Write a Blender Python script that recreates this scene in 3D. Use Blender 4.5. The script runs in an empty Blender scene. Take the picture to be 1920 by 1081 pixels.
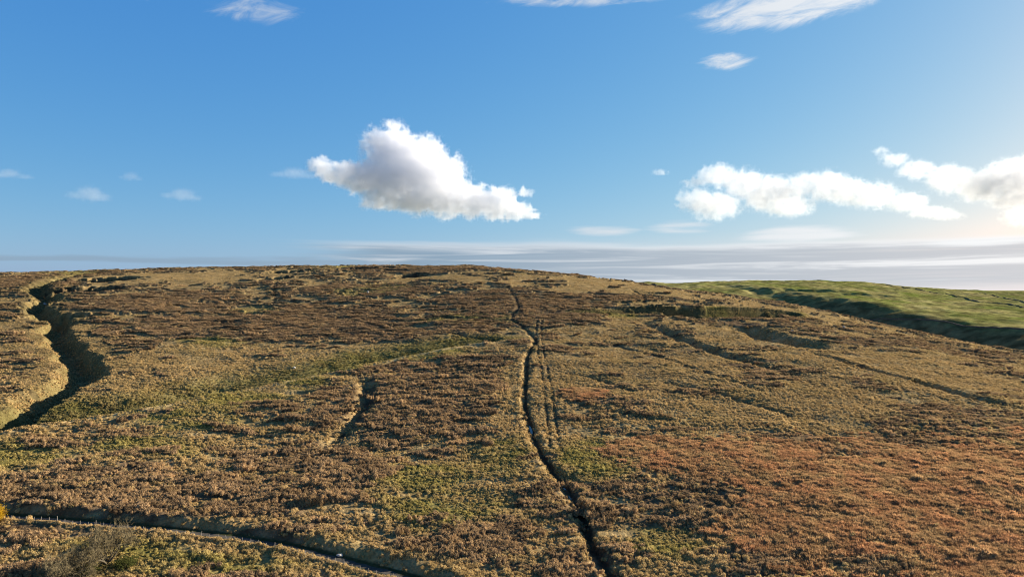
import bpy, math, random
import numpy as np
from mathutils import Vector

random.seed(7)
rng = np.random.default_rng(7)
C = bpy.context.scene.collection
SC = bpy.context.scene
R_ = math.radians

# ---------------------------------------------------------------- camera, sky, sun, exposure
SUN_AZ, SUN_EL = 60.0, 17.0          # degrees right of the view direction / above the horizon
cam = bpy.data.cameras.new("camera")
cam.lens, cam.sensor_width = 24.0, 36.0
cam.clip_start, cam.clip_end = 1.0, 60000.0
cam_o = bpy.data.objects.new("camera", cam)
cam_o.location = (0, 0, 0)
cam_o.rotation_euler = (R_(90), 0, 0)
C.objects.link(cam_o)
SC.camera = cam_o

sun = bpy.data.lights.new("sun", 'SUN')
sun.energy, sun.angle, sun.color = 5.0, R_(0.6), (1.0, 0.86, 0.66)
sun_o = bpy.data.objects.new("sun", sun)
sd = Vector((math.sin(R_(SUN_AZ)) * math.cos(R_(SUN_EL)), math.cos(R_(SUN_AZ)) * math.cos(R_(SUN_EL)), math.sin(R_(SUN_EL))))
sun_o.rotation_euler = sd.to_track_quat('Z', 'Y').to_euler()
C.objects.link(sun_o)

SC.view_settings.view_transform = 'Standard'
SC.view_settings.look = 'None'
SC.view_settings.exposure = 1.62
SC.view_settings.gamma = 1.0
cy = SC.cycles
cy.max_bounces, cy.diffuse_bounces, cy.transmission_bounces = 8, 2, 3
cy.volume_bounces = 7
cy.transparent_max_bounces = 8
cy.volume_step_rate = 1.5
cy.use_denoising = True
cy.filter_width = 1.1


class NT:
    """small helper to write node trees"""
    def __init__(s, tree): s.t = tree
    def n(s, kind, **kw):
        nd = s.t.nodes.new(kind)
        for k, v in kw.items(): setattr(nd, k, v)
        return nd
    def put(s, sock, v):
        if hasattr(v, 'is_output'): s.t.links.new(v, sock)
        else: sock.default_value = v
    def m(s, op, a, b=0.0, c=0.0, clamp=False):
        nd = s.n('ShaderNodeMath', operation=op, use_clamp=clamp)
        s.put(nd.inputs[0], a); s.put(nd.inputs[1], b)
        if op in ('MULTIPLY_ADD', 'COMPARE', 'SMOOTH_MIN'): s.put(nd.inputs[2], c)
        return nd.outputs[0]
    def rng(s, v, a, b, lo=0.0, hi=1.0, smooth=True):
        nd = s.n('ShaderNodeMapRange', interpolation_type='SMOOTHSTEP' if smooth else 'LINEAR')
        s.put(nd.inputs[0], v)
        for i, x in zip((1, 2, 3, 4), (a, b, lo, hi)): s.put(nd.inputs[i], x)
        return nd.outputs[0]
    def mix(s, f, a, b):
        nd = s.n('ShaderNodeMix', data_type='RGBA')
        s.put(nd.inputs[0], f); s.put(nd.inputs[6], a); s.put(nd.inputs[7], b)
        return nd.outputs[2]
    def xyz(s, x, y, z=0.0):
        nd = s.n('ShaderNodeCombineXYZ')
        for i, v in enumerate((x, y, z)): s.put(nd.inputs[i], v)
        return nd.outputs[0]
    def noise(s, vec, scale, detail=4.0, rough=0.55, dist=0.0):
        nd = s.n('ShaderNodeTexNoise')
        if vec is not None: s.put(nd.inputs['Vector'], vec)
        nd.inputs['Scale'].default_value = scale
        nd.inputs['Detail'].default_value = detail
        nd.inputs['Roughness'].default_value = rough
        nd.inputs['Distortion'].default_value = dist
        return nd.outputs[0]


def build_world():
    w = bpy.data.worlds.new("World"); SC.world = w
    w.use_nodes = True
    t = w.node_tree; t.nodes.clear(); q = NT(t)
    sky = q.n('ShaderNodeTexSky', sky_type='NISHITA', sun_disc=False)
    sky.sun_elevation, sky.sun_rotation = R_(SUN_EL), R_(SUN_AZ)
    sky.altitude, sky.air_density, sky.dust_density, sky.ozone_density = 300.0, 1.0, 0.7, 2.5
    # the clear, deep blue of this air: each channel of the sky gets its own contrast
    sr = q.n('ShaderNodeSeparateColor'); t.links.new(sky.outputs[0], sr.inputs[0])
    sc_ = q.n('ShaderNodeCombineColor')
    for i, (g_, p_) in enumerate(((0.47, 1.13), (1.21, 0.672), (3.18, 0.25))):
        t.links.new(q.m('MULTIPLY', q.m('POWER', sr.outputs[i], p_), g_), sc_.inputs[i])
    tc = q.n('ShaderNodeTexCoord')
    sp = q.n('ShaderNodeSeparateXYZ'); t.links.new(tc.outputs['Generated'], sp.inputs[0])
    x, y, z = sp.outputs
    az = q.m('ARCTAN2', x, y)
    hyp = q.m('SQRT', q.m('ADD', q.m('MULTIPLY', x, x), q.m('MULTIPLY', y, y)))
    el = q.m('ARCTAN2', z, hyp)
    # thin layered cloud bank low over the horizon
    v1 = q.xyz(q.m('MULTIPLY', az, 2.6), q.m('MULTIPLY', el, 75.0), 3.1)
    n1 = q.noise(v1, 1.0, 8, 0.60, 0.7)
    v2 = q.xyz(q.m('MULTIPLY', az, 3.0), q.m('MULTIPLY', el, 40.0), 7.7)
    n2 = q.noise(v2, 1.0, 4, 0.5)
    # top edge of the bank wanders with azimuth
    e = q.m('ADD', el, q.m('MULTIPLY', q.m('SUBTRACT', n2, 0.5), 0.040))
    band = q.m('MULTIPLY', q.rng(e, -0.004, 0.012), q.rng(e, 0.052, 0.068, 1.0, 0.0))
    right = q.rng(q.m('ADD', az, q.m('MULTIPLY', q.m('SUBTRACT', n1, 0.5), 0.25)), -0.34, -0.16)
    tail = q.m('MULTIPLY', q.m('MULTIPLY', q.rng(e, 0.028, 0.032), q.rng(e, 0.036, 0.042, 1, 0)), 0.75)
    bank = q.m('MULTIPLY', q.m('MAXIMUM', q.m('MULTIPLY', band, right), tail), q.rng(n1, 0.22, 0.45, 0.35, 1.0))
    # higher wisps above the bank, right of the middle
    v3 = q.xyz(q.m('MULTIPLY', az, 6.0), q.m('MULTIPLY', el, 70.0), 1.3)
    n3 = q.noise(v3, 1.0, 6, 0.6)
    def spot(a0, e0, ra, re):
        da = q.m('DIVIDE', q.m('SUBTRACT', az, a0), ra)
        de = q.m('DIVIDE', q.m('SUBTRACT', el, e0), re)
        d = q.m('SQRT', q.m('ADD', q.m('MULTIPLY', da, da), q.m('MULTIPLY', de, de)))
        return q.rng(d, 0.2, 1.0, 1.0, 0.0)
    def px(u, v):
        s_, k = (u - 960) / 1280, (540.5 - v) / 1280
        return math.atan(s_), math.atan(k / math.sqrt(1 + s_ * s_))
    wis = None
    for u, v, ra, re, st in ((1130, 433, .09, .013, 1), (1280, 427, .085, .016, 1), (1490, 440, .12, .016, 1.2), (1850, 452, .10, .009, 1.1),
                             (1480, 12, .17, .034, 1.3), (1360, 116, .055, .016, 1.1), (1080, -2, .24, .016, .95), (470, 20, .12, .024, .8),
                             (300, 0, .1, .012, .5), (640, 30, .05, .02, .35)):
        a0, e0 = px(u, v)
        k = q.m('MULTIPLY', spot(a0, e0, ra * 1.25, re * 1.3), st)
        wis = k if wis is None else q.m('MAXIMUM', wis, k)
    # slanting streaks in the high cirrus
    v4 = q.xyz(q.m('MULTIPLY', q.m('ADD', az, q.m('MULTIPLY', el, 1.2)), 11.0), q.m('MULTIPLY', q.m('SUBTRACT', el, q.m('MULTIPLY', az, 0.22)), 44.0), 5.2)
    n4 = q.noise(v4, 1.0, 9, 0.66, 0.9)
    high = q.rng(el, 0.16, 0.22)
    nn = q.mix(high, n3, n4)
    cir = q.m('MULTIPLY', q.rng(q.m('ADD', nn, q.m('MULTIPLY', q.m('SUBTRACT', wis, 1.0), 0.50)), 0.28, 0.72), q.m('MINIMUM', wis, 1.0), clamp=True)
    # cloud colours in the sky's own units: the parts nearer the sun are brighter and warmer
    near = q.rng(az, -0.1, 0.72, smooth=False)
    bright = q.mix(near, (4.2, 4.55, 4.95, 1), (6.6, 6.6, 6.6, 1))
    grey = q.mix(near, (1.75, 2.45, 3.2, 1), (4.3, 4.35, 4.5, 1))
    lit = q.m('MAXIMUM', q.rng(n1, 0.47, 0.68, 0.0, 0.9), q.rng(e, 0.048, 0.060))
    pale = q.m('MULTIPLY', q.rng(el, 0.0, 0.085, 0.9, 0.0), q.rng(az, -0.25, 0.25))
    base = q.mix(pale, sc_.outputs[0], (5.0, 5.15, 5.3, 1))
    c = q.mix(q.m('MULTIPLY', bank, 0.93), base, q.mix(lit, grey, bright))
    c = q.mix(q.m('MULTIPLY', cir, 0.9), c, bright)
    # the high sky overhead, above the picture, is dimmed to lessen its blue fill
    hi = q.rng(el, 0.42, 1.1, 1.0, 0.45)
    dk = q.n('ShaderNodeMix', data_type='RGBA', blend_type='MULTIPLY'); dk.inputs[0].default_value = 1
    t.links.new(c, dk.inputs[6]); t.links.new(hi, dk.inputs[7]); c = dk.outputs[2]
    bg = q.n('ShaderNodeBackground'); t.links.new(c, bg.inputs[0]); bg.inputs[1].default_value = 0.05
    out = q.n('ShaderNodeOutputWorld'); t.links.new(bg.outputs[0], out.inputs[0])


build_world()

# ---------------------------------------------------------------- helpers
def tag(o, label=None, cat=None, group=None, kind=None):
    for k, v in (('label', label), ('category', cat), ('group', group), ('kind', kind)):
        if v: o[k] = v
    return o


def empty(name, loc, label, cat, group=None):
    o = bpy.data.objects.new(name, None); o.location = loc; C.objects.link(o)
    return tag(o, label, cat, group)


def mesh_obj(name, co, faces, mat, parent=None, smooth=False, fmat=None, link=True):
    me = bpy.data.meshes.new(name)
    me.from_pydata([tuple(c) for c in co], [], [tuple(f) for f in faces])
    me.materials.append(mat)
    if smooth: me.polygons.foreach_set('use_smooth', [True] * len(me.polygons))
    o = bpy.data.objects.new(name, me)
    if link: C.objects.link(o)
    if parent: o.parent = parent
    return o


def grid_mesh(name, X, Y, Z, mat, cols=None):
    nr, nc = X.shape
    me = bpy.data.meshes.new(name)
    me.vertices.add(nr * nc)
    me.vertices.foreach_set('co', np.stack([X, Y, Z], -1).astype(np.float32).ravel())
    i = np.arange(nr * nc, dtype=np.int32).reshape(nr, nc)
    f = np.stack([i[:-1, :-1], i[:-1, 1:], i[1:, 1:], i[1:, :-1]], -1).reshape(-1, 4)
    me.loops.add(f.size); me.loops.foreach_set('vertex_index', f.ravel())
    me.polygons.add(len(f))
    me.polygons.foreach_set('loop_start', np.arange(0, f.size, 4, dtype=np.int32))
    me.update(calc_edges=True)
    me.polygons.foreach_set('use_smooth', np.ones(len(f), dtype=bool))
    if cols is not None:
        a = me.attributes.new('cover', 'FLOAT_COLOR', 'POINT')
        a.data.foreach_set('color', np.concatenate([cols.reshape(-1, 3), np.ones((nr * nc, 1))], 1).astype(np.float32).ravel())
    me.materials.append(mat)
    o = bpy.data.objects.new(name, me); C.objects.link(o)
    return o


PERM = np.random.default_rng(11).permutation(256).astype(np.int32)
PERM = np.concatenate([PERM, PERM])
GA = np.linspace(0, 2 * np.pi, 256, endpoint=False)
GX, GY = np.cos(GA).astype(np.float32), np.sin(GA).astype(np.float32)


def perlin(x, y):
    xi, yi = np.floor(x).astype(np.int32), np.floor(y).astype(np.int32)
    fx, fy = (x - xi).astype(np.float32), (y - yi).astype(np.float32)
    xi &= 255; yi &= 255
    x1, y1 = (xi + 1) & 255, (yi + 1) & 255
    def g(a, b, dx, dy):
        h = PERM[PERM[a] + b]
        return GX[h] * dx + GY[h] * dy
    u, v = fx * fx * fx * (fx * (fx * 6 - 15) + 10), fy * fy * fy * (fy * (fy * 6 - 15) + 10)
    a = g(xi, yi, fx, fy); b = g(x1, yi, fx - 1, fy)
    c = g(xi, y1, fx, fy - 1); d = g(x1, y1, fx - 1, fy - 1)
    return (a + u * (b - a) + v * ((c + u * (d - c)) - (a + u * (b - a)))) * 1.5


def fbm(X, Y, wl, octs=4, off=0.0, rough=0.5):
    s, a, out = 1.0 / wl, 1.0, 0
    for k in range(octs):
        out = out + a * perlin(X * s + off + 17.3 * k, Y * s - off * 1.7 + 9.1 * k)
        s *= 2.03; a *= rough
    return out


def sstep(a, b, x):
    t = np.clip((x - a) / (b - a), 0, 1)
    return t * t * (3 - 2 * t)


F = 1280.0
def S(px): return (px - 960.0) / F


# ---------------------------------------------------------------- terrain of the moor (heights relative to the drone's eye level)
RID_PX = np.array([-1200, -400, 0, 180, 350, 640, 800, 900, 1000, 1100, 1200, 1300, 1400, 1500, 1600, 1750, 1850, 1920, 2300, 2900], float)
RID_PY = np.array([560, 528, 512, 509, 503, 499, 499.5, 501, 510, 521, 531, 546, 560, 574, 597, 630, 650, 664, 730, 800], float)
RID_R = np.array([1250, 1350, 1400, 1430, 1450, 1400, 1280, 1180, 1100, 1060, 1020, 980, 930, 890, 850, 790, 750, 720, 620, 500], float)
SK = S(RID_PX)


def smooth_interp(s, xs, ys):
    # average of a few shifted linear interpolations: rounds the corners off
    out = 0
    for d in (-0.05, -0.025, 0, 0.025, 0.05): out = out + np.interp(s + d, xs, ys)
    return out / 5


Y0, Z0 = 190.0, -80.0
def base_height(X, Y):
    Yc = np.maximum(Y, 30.0)
    s = np.clip(X / Yc, -1.7, 1.6)
    R = smooth_interp(s, SK, RID_R)
    e = (540.5 - smooth_interp(s, SK, RID_PY)) / F
    zR = e * R
    L = R - Y0
    t = np.clip((Yc - Y0) / L, -1, 1)
    s0 = np.interp(s, [-0.9, -0.3, 0.1, 0.5, 1.0], [0.10, 0.105, 0.11, 0.135, 0.14])
    z0 = np.interp(s, [-0.8, -0.3, 0.2, 0.8], [-80, -80, -80, -78])
    h00 = 2 * t**3 - 3 * t**2 + 1; h10 = t**3 - 2 * t**2 + t
    h01 = -2 * t**3 + 3 * t**2; h11 = t**3 - t**2
    tin = np.clip(t, 0, 1)
    z = h00 * z0 + h10 * L * s0 + h01 * zR + h11 * L * (e - 0.0)
    z = np.where(t < 0, z0 + s0 * (Yc - Y0) * 0.5, z)
    b = np.maximum(Yc - R, 0)
    z = np.where(Yc > R, zR + e * b - 0.00042 * b * b, z)
    z = np.maximum(z, -190 + 0 * z)
    amp = sstep(150, 300, Yc)
    z = z + amp * (2.3 * fbm(X, Y, 150, 2, 3.3) + 1.1 * fbm(X * .8, Y, 48, 3, 8.1))
    return z


def ground_at(px, py, fn=None):
    """the point of the ground that a sight line of the survey drone meets"""
    fn = fn or base_height
    s, k = S(px), (540.5 - py) / F
    Ys = np.geomspace(100, 2600, 3000)
    z = fn(s * Ys, Ys)
    hit = np.nonzero(z >= k * Ys)[0]
    i = hit[0] if len(hit) else np.argmax(z / Ys)
    return np.array([s * Ys[i], Ys[i], z[i]])


def line_on_ground(pts):
    return np.array([ground_at(*p)[:2] for p in pts])


def densify(P, step):
    """Catmull-Rom through the points, resampled"""
    P = np.asarray(P, float)
    Q = np.vstack([2 * P[0] - P[1], P, 2 * P[-1] - P[-2]])
    out = []
    for i in range(1, len(Q) - 2):
        n = max(2, int(np.linalg.norm(Q[i + 1] - Q[i]) / step))
        for t in np.linspace(0, 1, n, endpoint=False):
            p0, p1, p2, p3 = Q[i - 1], Q[i], Q[i + 1], Q[i + 2]
            out.append(0.5 * (2 * p1 + (p2 - p0) * t + (2 * p0 - 5 * p1 + 4 * p2 - p3) * t**2 + (3 * p1 - p0 - 3 * p2 + p3) * t**3))
    out.append(P[-1])
    return np.array(out)


def along(X, Y, P, reach):
    """distance, signed side (+ left of travel) and fraction along the polyline P; only computed within reach"""
    D = np.full(X.shape, 1e6, np.float32); SD = np.zeros(X.shape, np.float32); T = np.zeros(X.shape, np.float32)
    box = (X > P[:, 0].min() - reach) & (X < P[:, 0].max() + reach) & (Y > P[:, 1].min() - reach) & (Y < P[:, 1].max() + reach)
    if not box.any(): return D, SD, T
    x, y = X[box], Y[box]
    d = np.full(x.shape, 1e6); sd_ = np.zeros(x.shape); tt = np.zeros(x.shape)
    seg = np.linalg.norm(np.diff(P, axis=0), axis=1); cum = np.concatenate([[0], np.cumsum(seg)])
    for i in range(len(P) - 1):
        a, b = P[i], P[i + 1]
        near = (x > min(a[0], b[0]) - reach) & (x < max(a[0], b[0]) + reach) & (y > min(a[1], b[1]) - reach) & (y < max(a[1], b[1]) + reach)
        j = np.nonzero(near)[0]
        if not len(j): continue
        v = b - a; l2 = v @ v + 1e-9
        xx, yy = x[j] - a[0], y[j] - a[1]
        u = np.clip((xx * v[0] + yy * v[1]) / l2, 0, 1)
        ex, ey = xx - u * v[0], yy - u * v[1]
        dd = np.hypot(ex, ey)
        cr = v[0] * yy - v[1] * xx
        up = dd < d[j]
        k = j[up]
        d[k] = dd[up]; sd_[k] = np.sign(cr[up]) * dd[up]; tt[k] = (cum[i] + u[up] * seg[i]) / cum[-1]
    D[box] = d; SD[box] = sd_; T[box] = tt
    return D, SD, T


# survey lines
GULLY = densify(line_on_ground([(-260, 960), (-120, 850), (-20, 790), (60, 757), (125, 722), (158, 690), (140, 664), (120, 640), (100, 618), (112, 604), (82, 588), (66, 572), (92, 556), (68, 544), (80, 530), (120, 519), (160, 513)]), 8)
DALE = densify(line_on_ground([(-200, 842), (-20, 812), (150, 788), (300, 762), (420, 738), (600, 704), (740, 673), (900, 644)]), 8)
DITCH = densify(line_on_ground([(1190, 1120), (1150, 1078), (1118, 1030), (1098, 980), (1075, 930), (1042, 885), (1014, 845), (998, 805), (987, 765), (986, 730), (988, 700), (990, 668), (1002, 645), (1003, 632), (986, 617), (966, 606), (962, 592), (972, 580), (966, 562), (950, 538)]), 4)
TRACK = densify(line_on_ground([(1040, 842), (1036, 800), (1030, 750), (1022, 700), (1014, 660), (1010, 625), (1012, 600)]), 5)
NOOK = densify(line_on_ground([(612, 838), (648, 806), (672, 778), (688, 745), (684, 718), (672, 708)]), 4)
FENCE = densify(line_on_ground([(-190, 962), (-60, 970), (0, 975), (80, 981), (165, 989), (255, 997), (330, 1004), (400, 1013), (470, 1023), (540, 1036), (620, 1057), (720, 1084), (800, 1110)]), 3)
# the lane lies a few metres uphill of the fence
_t = np.gradient(FENCE, axis=0); _t /= np.linalg.norm(_t, axis=1)[:, None]
LANE = FENCE + 4.6 * np.stack([-_t[:, 1], _t[:, 0]], 1)
SIKE = densify(line_on_ground([(1535, 664), (1600, 683), (1660, 700), (1720, 715), (1800, 739), (1860, 752)]), 5)
BENCH = densify(line_on_ground([(1085, 584), (1180, 579), (1300, 579), (1370, 581), (1440, 583), (1490, 588), (1512, 596)]), 6)
HOLLOW = densify(line_on_ground([(1390, 612), (1440, 628), (1500, 642), (1560, 652)]), 6)
SCAR = densify(line_on_ground([(1200, 600), (1250, 622), (1310, 648), (1380, 668), (1470, 700)]), 6)
SLAPE = densify(line_on_ground([(620, 700), (700, 681), (800, 662), (885, 645)]), 6)
RUTS = [densify(line_on_ground(p), 6) for p in (
    [(512, 574), (516, 560), (514, 545), (516, 530)],
    [(582, 574), (556, 568), (534, 556), (530, 546)],
    [(1208, 570), (1205, 556), (1185, 542)],
    [(640, 577), (740, 577), (830, 575)],
    [(330, 551), (400, 541), (480, 536)],
    [(200, 566), (270, 560), (330, 555)],
    [(1010, 551), (1070, 553), (1120, 557)],
    [(840, 626), (900, 632), (950, 636)],
    [(1060, 700), (1120, 712), (1190, 735)],
    [(1040, 880), (1100, 912), (1160, 930)],
    [(1090, 760), (1170, 775), (1260, 790)],
    [(1130, 640), (1230, 668), (1330, 700), (1420, 730)],
    [(1250, 720), (1380, 748), (1480, 778)],
    [(440, 640), (560, 634), (680, 628), (780, 634)],
    [(620, 598), (760, 594), (880, 600)],
    [(330, 600), (450, 606), (560, 600)],
    [(700, 700), (800, 690), (900, 680)],
    [(150, 545), (260, 540), (380, 532)],
    [(1140, 600), (1260, 596), (1340, 604)],
    [(1600, 640), (1720, 652), (1850, 676)])]
HAGS = [(ground_at(a, b), w, d, h) for a, b, w, d, h in (
    (550, 510, 60, 50, 9), (512, 522, 28, 42, 8), (690, 504, 70, 40, 8), (770, 517, 28, 24, 6.0), (190, 524, 80, 55, 10), (165, 543, 62, 46, 9), (735, 509, 40, 24, 5.0),
    (110, 592, 34, 26, 8), (430, 722, 12, 9, 1.6), (560, 735, 9, 8, 1.2), (1300, 585, 34, 22, 4), (1640, 612, 20, 16, 2.5))]


def hermite01(x): return x * x * (3 - 2 * x)


def full_height(X, Y, fine=True):
    X = np.asarray(X, np.float64); Y = np.asarray(Y, np.float64)
    z = base_height(X, Y)
    # side dale behind the near rise: steep near side, gentle far side
    d, sd, t = along(X, Y, DALE, 130)
    n = sd                                    # the line runs left to right: positive n is uphill
    dep = np.interp(t, [0, 0.15, 0.5, 0.8, 1], [15, 15, 13, 10, 5.0])
    wid = np.interp(t, [0, 0.5, 1], [75, 58, 42])
    nn = n + 2.0 * fbm(X, Y, 25, 2, 5.0)
    prof = np.where(nn < 0, 0, np.where(nn < 9, hermite01(np.clip(nn / 9, 0, 1)), (1 - np.clip((nn - 9) / wid, 0, 1))**2.2))
    z = z - np.where(d < 1e5, dep * prof, 0) + np.where(d < 1e5, 0.8 * np.exp(-((nn + 4) / 5.0)**2) * np.minimum(dep / 4, 1), 0)
    # gully
    d, sd, t = along(X, Y, GULLY, 75)
    warp = 7.0 * fbm(X, Y, 38, 3, 1.7) + 2.6 * fbm(X, Y, 11, 3, 4.7)
    w = np.interp(t, [0, .25, .45, .6, .8, 1], [14, 13, 13, 16, 17, 13]) + .9 * warp
    dep = np.interp(t, [0, .25, .45, .6, .8, 1], [12, 11.5, 11.5, 11, 9, 4])
    z = z - np.where(d < 1e5, dep * (1 - hermite01(np.clip((d - 1.5) / np.maximum(w, 8), 0, 1))), 0)
    # ditch: steep sided cut with low upcast banks
    d, sd, t = along(X, Y, DITCH, 14)
    wob = 1.3 * fbm(X, Y, 6, 3, 2.2)
    w = np.interp(t, [0, .3, .6, .8, 1], [2.3, 1.8, 1.6, 1.2, .9]) * (1 + .45 * fbm(X, Y, 30, 2, 3.)) * np.where(sd > 0, 1.9, .9) + wob
    dep = np.interp(t, [0, .3, .55, .68, .85, 1], [1.9, 1.6, 1.25, 0.6, .35, 0.2]) * (1 + .35 * fbm(X, Y, 22, 2, 9.))
    z = z - np.where(d < 1e5, dep * (1 - hermite01(np.clip((d - 0.55) / np.maximum(w, .8), 0, 1))), 0)
    z = z + np.where(d < 1e5, 0.2 * np.exp(-((d - 4.2) / 1.6)**2), 0)
    # twin ruts of the worn track beside it
    d, sd, t = along(X, Y, TRACK, 9)
    z = z - np.where(d < 1e5, 0.65 * np.exp(-((np.abs(sd) - 2.0) / 0.75)**2), 0)
    # small nook
    d, sd, t = along(X, Y, NOOK, 16)
    end = np.sin(np.pi * np.clip(t, 0.02, 0.98))**0.6
    z = z - np.where(d < 1e5, 3.4 * end * (1 - hermite01(np.clip((d - .4 + fbm(X, Y, 9, 2, 4.)) / 6.5, 0, 1))), 0)
    # right-hand sike
    d, sd, t = along(X, Y, SIKE, 16)
    end = np.sin(np.pi * np.clip(t, 0.03, 0.97))**0.5
    z = z - np.where(d < 1e5, 6.0 * end * (1 - hermite01(np.clip((d - .5 + 1.2 * fbm(X, Y, 9, 2, 6.)) / 6.5, 0, 1))), 0)
    # flat-topped bench with a steep face towards the drone
    d, sd, t = along(X, Y, BENCH, 70)
    end = np.sin(np.pi * np.clip(t, 0.02, 0.98))**0.7 * np.interp(t, [0, .45, .6, .95, 1], [.35, .5, 1, 1, .6])
    nb = -sd                                  # positive on the near side (right of travel)
    face = np.where(nb < 0, np.exp(-(nb / 14)**2) * 0.25, 0) - np.where(nb > 0, hermite01(np.clip((nb + 0.8 * fbm(X, Y, 25, 2, 4.)) / 9, 0, 1)) * (1 - hermite01(np.clip((nb - 14) / 50, 0, 1))), 0)
    z = z + np.where(d < 1e5, 12.5 * end * face, 0)
    # hollow and old scar below the bench
    for P, dp, wd in ((HOLLOW, 14.0, 23), (SCAR, 5.5, 11)):
        d, sd, t = along(X, Y, P, 60)
        end = np.sin(np.pi * np.clip(t, 0.02, 0.98))**0.8
        z = z - np.where(d < 1e5, dp * end * (1 - hermite01(np.clip((d + 5 * fbm(X, Y, 25, 2, 9.)) / wd, 0, 1))), 0)
    for P in RUTS:
        d, sd, t = along(X, Y, P, 12)
        end = np.sin(np.pi * np.clip(t, 0.03, 0.97))**0.5
        z = z - np.where(d < 1e5, 1.6 * end * (1 - hermite01(np.clip((d + 2.2 * fbm(X, Y, 8, 3, 3.)) / 3.6, 0, 1))), 0)
    for (p, w, dd, h) in HAGS:
        r = np.sqrt(((X - p[0]) / w)**2 + ((Y - p[1]) / dd)**2) + 0.35 * fbm(X, Y, 18, 3, 2.)
        z = z - h * 1.7 * (1 - hermite01(np.clip((r - .45) / .45, 0, 1)))
    # lane shelf: cut into the slope, bank on its upper side, low verge under the fence
    d, sd, t = along(X, Y, LANE, 26)
    inl = d < 1e5
    shelf = np.where(inl, np.interp(t, LANE_T, LANE_Z) if LANE_Z is not None else z, 0)
    up = sd + 0.7 * fbm(X, Y, 6, 2, 7.7)
    wl = np.where(sd > 0, 1 - sstep(2.0, 5.2, up), 1 - sstep(2.2, 7.5, -sd))
    z = np.where(inl, z * (1 - wl) + shelf * wl, z)
    z = z + np.where(inl, 0.9 * np.exp(-((up - 6.5) / 3.0)**2), 0) + np.where(inl, 0.45 * np.exp(-((sd + 4.6) / 0.9)**2), 0)
    if not fine: return z
    flat = np.where(inl, 1 - (1 - sstep(2.0, 3.2, np.abs(sd))) * (sd < 4), 1)
    near = 1 - sstep(500, 1100, Y) * 0.30
    hw, gw, fw, pw_ = cover(X, Y)
    z = z + flat * (0.25 + 0.75 * sstep(250, 700, Y)) * (1.1 + 1.0 * sstep(350, 800, Y)) * sstep(.25, .75, hw + .35 * fbm(X * .4, Y, 7, 3, 33.)) * (1 - .6 * fw)
    z = z + near * flat * (0.42 * fbm(X, Y, 13, 2, 4.4) + 0.30 * np.abs(fbm(X, Y, 4.2, 2, 1.1)) + 0.20 * fbm(X, Y, 1.7, 2, 6.6))
    return z


LANE_Z, LANE_T = None, None
_c = np.concatenate([[0], np.cumsum(np.linalg.norm(np.diff(LANE, axis=0), axis=1))])
_z = base_height(LANE[:, 0], LANE[:, 1])
_k = np.ones(15) / 15
LANE_Z = np.convolve(np.pad(_z, 7, mode='edge'), _k, mode='valid') - 0.75
LANE_T = _c / _c[-1]

# ---------------------------------------------------------------- ground cover (plants' own colours, with some painted shade and sun)
PALE = np.array([0.37, 0.264, 0.118]); STRAW = np.array([0.50, 0.372, 0.185])
HEATH = np.array([0.172, 0.117, 0.068]); HEATH2 = np.array([0.315, 0.222, 0.128])
GREEN = np.array([0.290, 0.252, 0.080]); RUSH = np.array([0.42, 0.290, 0.155])
FERN = np.array([0.45, 0.250, 0.128]); PEAT = np.array([0.035, 0.024, 0.017]); DAMP = np.array([0.060, 0.062, 0.024])


def patches(spec):
    out = []
    for px, py, rx, ry in spec:
        p = ground_at(px, py)
        a, b = ground_at(px, py + ry), ground_at(px, py - ry)
        out.append((p[0], (a[1] + b[1]) / 2, rx * p[1] / F, max(4.0, (b[1] - a[1]) / 2), p[0] / p[1]))
    return out


def mask(X, Y, plist, wig, inner=.55, outer=1.25):
    m = np.zeros(X.shape)
    for x, y, rx, ry, s in plist:
        # the ellipse leans along the sight line of the survey so its outline keeps its bearing
        dx = (X - x - s * (Y - y)) / rx; dy = (Y - y) / ry
        m = np.maximum(m, 1 - sstep(inner, outer, np.sqrt(dx * dx + dy * dy) + wig))
    return m


M_FERN = patches([(1680, 950, 290, 95), (1890, 940, 240, 110), (1450, 870, 120, 45), (1215, 838, 70, 15), (1310, 862, 90, 20), (1090, 740, 34, 9), (1860, 1040, 180, 60), (1900, 880, 120, 40)])
M_HEATH = patches([(240, 930, 300, 55), (560, 900, 180, 75), (720, 760, 190, 80), (880, 720, 90, 60), (500, 610, 300, 32), (760, 615, 200, 28), (1000, 590, 140, 28), (980, 560, 190, 16), (700, 545, 150, 16), (1780, 800, 170, 38),
                   (1420, 1000, 220, 100), (1560, 830, 240, 24), (1300, 920, 200, 45), (1250, 630, 90, 26), (1400, 690, 140, 24), (1480, 610, 120, 20), (1660, 625, 180, 10), (1750, 650, 170, 9), (870, 505, 220, 5), (60, 530, 90, 14), (250, 575, 170, 14), (1240, 740, 200, 30), (1090, 955, 70, 60), (880, 1010, 120, 50), (1090, 1060, 60, 40), (60, 1000, 60, 30), (690, 502, 50, 6), (330, 560, 150, 10), (1200, 560, 120, 8), (1330, 655, 150, 14)])
M_GREEN = patches([(350, 785, 110, 22), (480, 583, 55, 9), (760, 664, 130, 15), (640, 688, 50, 14), (60, 850, 130, 26), (260, 840, 120, 22), (800, 905, 120, 40), (850, 950, 100, 40), (930, 860, 70, 40), (1120, 860, 70, 40), (1250, 1020, 100, 40),
                   (330, 1040, 260, 30), (120, 1050, 120, 40), (700, 545, 70, 10), (1160, 588, 50, 8), (1340, 580, 26, 6), (1500, 590, 22, 8), (560, 715, 50, 18), (200, 760, 160, 22), (390, 640, 80, 12), (880, 600, 80, 10), (450, 750, 120, 18), (420, 1060, 200, 30), (130, 512, 60, 4), (620, 500, 70, 3)])
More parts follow.
